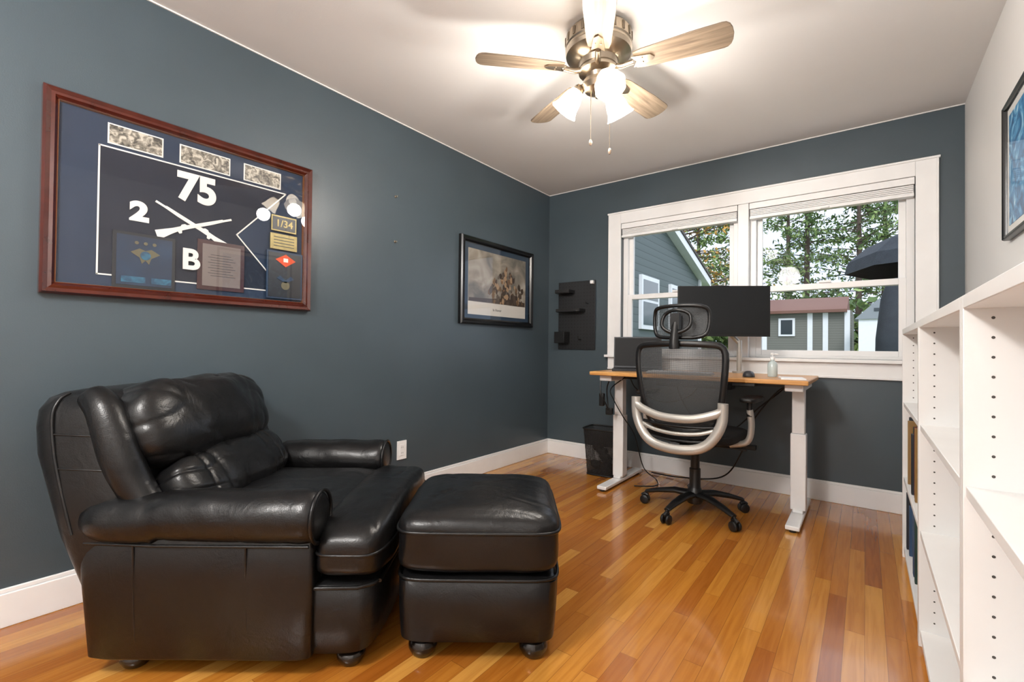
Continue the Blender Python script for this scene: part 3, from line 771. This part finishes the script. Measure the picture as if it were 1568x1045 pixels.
g.tube([(0, -.34, .46), (0, -.25, .425), (0, -.1, .42)], [.04, .04, .05], 0, 10, flat=.5)
g.tube([(0, -.345, 1.0), (0, -.35, 1.04), (0, -.335, 1.12), (0, -.32, 1.16)], [.03, .026, .02, .02], 0, 10)
g.obj('spine', BLK, OC, angle=70)
hr = [( .12, -.27, 1.235), (.155, -.245, 1.20), (.15, -.25, 1.10), (.11, -.27, 1.065), (0, -.29, 1.06), (-.11, -.27, 1.065), (-.15, -.25, 1.10), (-.155, -.245, 1.20), (-.12, -.27, 1.235), (0, -.29, 1.242)]
hp = smooth_pts(hr, 5, closed=True)
g = G(); g.tube(hp, .011, 0, 8, closed=True)
g.tube(smooth_pts([(.07, -.31, 1.19), (.075, -.33, 1.12), (0, -.34, 1.085), (-.075, -.33, 1.12), (-.07, -.31, 1.19), (0, -.32, 1.215)], 5, closed=True), .010, 0, 8, closed=True)
g.cbox((0, -.33, 1.15), (.05, .03, .09)); g.obj('headrest_frame', BLK, OC, angle=70)
g = G(); c = Vector((0, -.285, 1.15)); n = len(hp); g.add([c]+hp, [(0, i+1, (i+1) % n+1) for i in range(n)]); g.obj('headrest_mesh', bpy.data.materials['chair_mesh'], OC)
g = G(); g2 = G()
for s in (-1, 1):
    g2.tube(smooth_pts([(s*.20, .0, .44), (s*.29, .0, .47), (s*.315, -.01, .56), (s*.31, -.03, .66)], 5), [.022]*15+[.02], 0, 10, flat=.8)
    g.tube([(s*.31, -.03, .62), (s*.31, -.03, .70)], .016)
    g.sell((s*.31, .02, .715), (.045, .13, .016), .5, .5)
g.obj('arm_pads', BLK, OC, angle=70); g2.obj('arm_posts', SILV, OC, angle=70)

# ------------------------------------------------------------ bookshelf
BS = empty('white_bookshelf')
SX0, SX1 = .145, .455; ys = [.34, 1.218, 2.12, 2.97]; tp = .02
g = G(); hg = G()
for k in range(3):
    a, b = ys[k], ys[k+1]
    g.box((SX0, a, 0), (SX1, a+tp, 1.105)); g.box((SX0, b-tp, 0), (SX1, b, 1.105))
    g.box((SX1-.008, a+tp, .03), (SX1, b-tp, 1.085))
    for z in (.055, .39, .75): g.box((SX0+.004, a+tp, z-.02), (SX1-.008, b-tp, z))
    g.box((SX0, a+tp, 1.08), (SX1-.008, b-tp, 1.105)); g.box((SX0+.02, a+tp, 0), (SX0+.035, b-tp, .034))
    for (yy, s) in ((b-tp, -1), (a+tp, 1)):
        for x in (SX0+.04, SX1-.06):
            for i in range(28):
                z = .09+i*.036
                if min(abs(z-q) for q in (.38, .74, 1.09)) < .02: continue
                hg.add([(x+.0028*math.cos(2*pi*j/8), yy+s*.0005, z+.0028*math.sin(2*pi*j/8)) for j in range(8)], [tuple(range(8))])
g.obj('carcass', SHELFW, BS, bevel=.0015); hg.obj('pin_holes', HOLE, BS)
BKS = G(); random.seed(11)
bcols = [mat('book_%d' % i, c, rough=.5) for i, c in enumerate(('#1e3b34', '#7a2a22', '#c9c2b2', '#20242c', '#8a6a3c', '#2d4a6b'))]
for zsh in (.0555, .3905):
    y = 2.935
    while y > 2.40:
        w = random.uniform(.018, .045); h = random.uniform(.22, .30); d = random.uniform(.20, .24)
        BKS.box((SX1-.02-d-.04, y-w, zsh), (SX1-.02, y-.001, zsh+h), random.randrange(6)); y -= w
bo = BKS.obj('row_of_books', bcols, None, bevel=.002)

# ------------------------------------------------------------ outdoors
GRD = mat('lawn', '#5f7044', rough=.95, var=.3, vscale=1.5)
g = G(); g.box((-60, YB+.3, .0), (60, 120, .25)); g.obj('lawn', GRD)
def siding(name, c):
    t = NT(name); tc = t.new('ShaderNodeTexCoord'); sp = t.new('ShaderNodeSeparateXYZ'); t.link(tc.outputs['Object'], sp.inputs[0])
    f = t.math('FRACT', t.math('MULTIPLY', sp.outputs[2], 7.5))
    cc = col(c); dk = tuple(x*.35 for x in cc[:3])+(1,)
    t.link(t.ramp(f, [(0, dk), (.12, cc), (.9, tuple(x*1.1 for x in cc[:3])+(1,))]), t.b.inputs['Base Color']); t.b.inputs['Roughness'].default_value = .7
    return t.m
NB = empty('neighbor_house')
g = G()
yr, zr, ye, ze = 7.4, 4.25, 12.3, 2.75
g.loft([[(x, 3.95+.1, .252), (x, ye-.25, .252), (x, ye-.25, ze+.05), (x, yr, zr-.05), (x, 4.05, zr-(yr-4.05)*.306)] for x in (-3.3, -8)], 0)
for yy in (5.6, 8.6, 10.2):
    g.box((-3.3, yy-.45, 1.35), (-3.24, yy+.45, 2.35), 1); g.box((-3.239, yy-.37, 1.43), (-3.235, yy+.37, 1.86), 2); g.box((-3.239, yy-.37, 1.91), (-3.235, yy+.37, 2.27), 2)
g.box((-3.3, ye-.36, .252), (-3.25, ye-.24, ze), 1)
g.loft([[(x, ye+.1, ze-.18), (x, ye+.1, ze), (x, yr, zr+.0), (x, yr, zr-.18)] for x in (-3.32, -3.12)], 1)
g.loft([[(x, 3.6, zr-(yr-3.6)*.306-.18), (x, 3.6, zr-(yr-3.6)*.306), (x, yr, zr), (x, yr, zr-.18)] for x in (-3.32, -3.12)], 1)
g.loft([[(x, ye+.15, ze), (x, ye+.15, ze+.06), (x, yr, zr+.07), (x, yr, zr)] for x in (-8, -3.1)], 3)
g.obj('structure', [siding('grey_siding', '#626b69'), TRIM, mat('dark_window', '#56626a', rough=.1), mat('shingle', '#5b5450', rough=.9)], NB)
GH = empty('distant_garage')
g = G(); y = 30
g.box((-6.4, y, .252), (-.55, y+6, 3.1), 0)
g.loft([[(x, y-.4, 3.0), (x, y-.4, 3.15), (x, y+3, 4.1), (x, y+6.4, 3.0)] for x in (-6.8, -.75)], 1)
for x in (-4.6, -2.4, -1.7, -.75): g.box((x-.12, y-.06, .252), (x+.12, y, 3.1), 2)
for x in (-3.5, -6.0):
    g.box((x-.4, y-.08, 1.75), (x+.4, y, 2.75), 2); g.box((x-.28, y-.1, 1.85), (x+.28, y-.08, 2.65), 3)
g.obj('structure', [siding('beige_siding', '#74736a'), mat('brown_roof', '#7a574a', rough=.9), TRIM, mat('dark_window2', '#3c4448', rough=.1)], GH)
VF = empty('white_shed')
g = G(); g.box((-.25, 27, .252), (1.3, 29, 2.5), 0); g.loft([[(-.4, yy, 2.45), (.52, yy, 3.4), (1.45, yy, 2.45)] for yy in (26.9, 29.1)], 1); g.box((.2, 26.95, 2.55), (.7, 27, 3.0), 0)
g.box((.32, 26.88, 1.9+.9), (.58, 26.9, 2.95), 2)
g.obj('structure', [TRIM, mat('grey_gable', '#8e9396', rough=.8), mat('dw3', '#3c4448')], VF)
PU = empty('patio_umbrella', (1.02, 9.5, .252))
DKF = mat('charcoal_canvas', '#33383d', rough=.9, var=.15)
g = G(); g.lathe([(1.30, 2.0), (1.25, 2.2), (1.0, 2.42), (.6, 2.6), (.2, 2.70), (0, 2.72), (0, 2.69), (.2, 2.66), (.6, 2.56), (1.0, 2.38), (1.22, 2.17), (1.29, 2.0)], 0, n=8); 
g.obj('canopy', DKF, PU, angle=10)
g = G(); g.tube([(0, 0, 0), (0, 0, 2.7)], .03); g.lathe([(0, 0), (.3, 0), (.3, .08), (0, .1)], 0); 
g.obj('pole', BLKM, PU)
GC = empty('covered_grill', (.50, 7.6, .252))
g = G(); g.zloft([(0, 0, 0, .38, .3), (.1, 0, 0, .39, .32), (.9, 0, 0, .38, .3), (1.4, 0, 0, .35, .27), (1.62, 0, 0, .28, .2), (1.66, 0, 0, .2, .1)], e=.4, wr=.05, ws=3); g.obj('cover', DKF, GC)

BARK = mat('bark', '#54463c', rough=.95, var=.3)
NEED = mat('pine_needles', '#566d3c', rough=.8, var=.45, vscale=.8)
NEED2 = mat('pine_needles_light', '#8a9e5c', rough=.8, var=.3, vscale=.8)
YEL = mat('autumn_leaves', '#b58a3e', rough=.8, var=.4, vscale=1)
def pine(name, loc, hgt, rad_, seed, n=52, mats=None, start=.2, q=.16, per=26):
    random.seed(seed); g = G()
    g.tube([(0, 0, 0.005), (.1, 0, hgt*.5), (0, .1, hgt)], [hgt*.014, hgt*.010, .03], 0, 7)
    for i in range(n):
        f = start+(1-start)*(i/n); z = hgt*f; L_ = rad_*(1-f)**.7*random.uniform(.6, 1.15)+.3; a = random.uniform(0, 2*pi)
        tip = Vector((math.cos(a)*L_, math.sin(a)*L_, z+L_*random.uniform(-.1, .35))); base = Vector((0, 0, z))
        g.tube([base, (base+tip)/2+Vector((0, 0, .1)), tip], [.05, .035, .012], 0, 5)
        for k in range(per):
            t_ = random.uniform(.25, 1.05); p = base.lerp(tip, t_)+Vector([random.gauss(0, .22) for _ in range(3)])
            d1 = Vector([random.gauss(0, 1) for _ in range(3)]).normalized(); d2 = d1.cross(Vector([random.gauss(0, 1) for _ in range(3)])).normalized()
            s1 = q*random.uniform(.8, 2.0); s2 = q*random.uniform(.3, .7)
            g.add([p-d1*s1, p-d2*s2, p+d1*s1, p+d2*s2], [(0, 1, 2, 3)], random.choice((1, 1, 2)))
    o = g.obj(name, mats or [BARK, NEED, NEED2]); o.location = loc
    return o
sp_ = [(-10, 50, 20, 5), (-4.5, 52, 22, 5.5), (-.5, 48, 19, 5.5), (4.5, 51, 21, 5.5), (-15, 54, 21, 5.5), (1.5, 60, 24, 6.5), (-7.2, 62, 24, 6.5)]
for i, (x, y, h, r) in enumerate(sp_): pine('pine_tree', (x, y, .252), h, r, 20+i, n=84, per=38, q=.18, start=.16)
pine('autumn_tree', (-7.5, 24, .252), 9.5, 4.2, 50, n=70, mats=[BARK, YEL, NEED2], per=26, q=.10, start=.25)
g = G(); random.seed(9)
for i in range(5000):
    p = Vector((random.uniform(-25, 12), random.uniform(38.5, 40), .75+abs(random.gauss(0, 1))*1.5))
    d1 = Vector([random.gauss(0, 1) for _ in range(3)]).normalized(); d2 = d1.cross(Vector([random.gauss(0, 1) for _ in range(3)])).normalized()
    g.add([p-d1*.4, p-d2*.25, p+d1*.4, p+d2*.25], [(0, 1, 2, 3)], random.choice((0, 1)))
g.obj('hedge', [NEED, NEED2])

# ------------------------------------------------------------ world, lights
w = bpy.data.worlds.new('World'); sc.world = w; w.use_nodes = True; n = w.node_tree.nodes; l = w.node_tree.links
bg = n['Background']; tc = n.new('ShaderNodeTexCoord'); nz = n.new('ShaderNodeTexNoise'); nz.inputs['Scale'].default_value = 3.5; nz.inputs['Detail'].default_value = 5
cr = n.new('ShaderNodeValToRGB'); cr.color_ramp.elements[0].position = .4; cr.color_ramp.elements[0].color = (.55, .68, .92, 1); cr.color_ramp.elements[1].position = .65; cr.color_ramp.elements[1].color = (.88, .93, 1, 1)
l.new(tc.outputs['Generated'], nz.inputs['Vector']); l.new(nz.outputs['Fac'], cr.inputs[0]); l.new(cr.outputs[0], bg.inputs[0]); bg.inputs[1].default_value = 1.15
sd = bpy.data.lights.new('sun', 'SUN'); sd.energy = .9; sd.angle = rad(20); so = bpy.data.objects.new('sun', sd); sc.collection.objects.link(so); so.rotation_euler = (rad(48), 0, rad(25)); so.location = (0, -3, 8)
pd = bpy.data.lights.new('window_portal', 'AREA'); pd.shape = 'RECTANGLE'; pd.size = WX1-WX0; pd.size_y = WZ1-WZ0; pd.cycles.is_portal = True
po_ = bpy.data.objects.new('window_portal', pd); sc.collection.objects.link(po_); po_.location = ((WX0+WX1)/2, YB+.16, (WZ0+WZ1)/2); po_.rotation_euler = (rad(-90), 0, 0)

sc.view_settings.view_transform = 'Standard'
sc.view_settings.exposure = 0.75

# ------------------------------------------------------------ camera
cd = bpy.data.cameras.new('camera'); cd.sensor_width = 36; cd.lens = 710/1568*36; cd.clip_start = .02; cd.clip_end = 300
co = bpy.data.objects.new('camera', cd); sc.collection.objects.link(co)
co.matrix_world = T(0, 0, 1.0) @ R(37.3, 'Z') @ R(90+.69, 'X') @ R(.62, 'Z')
sc.camera = co
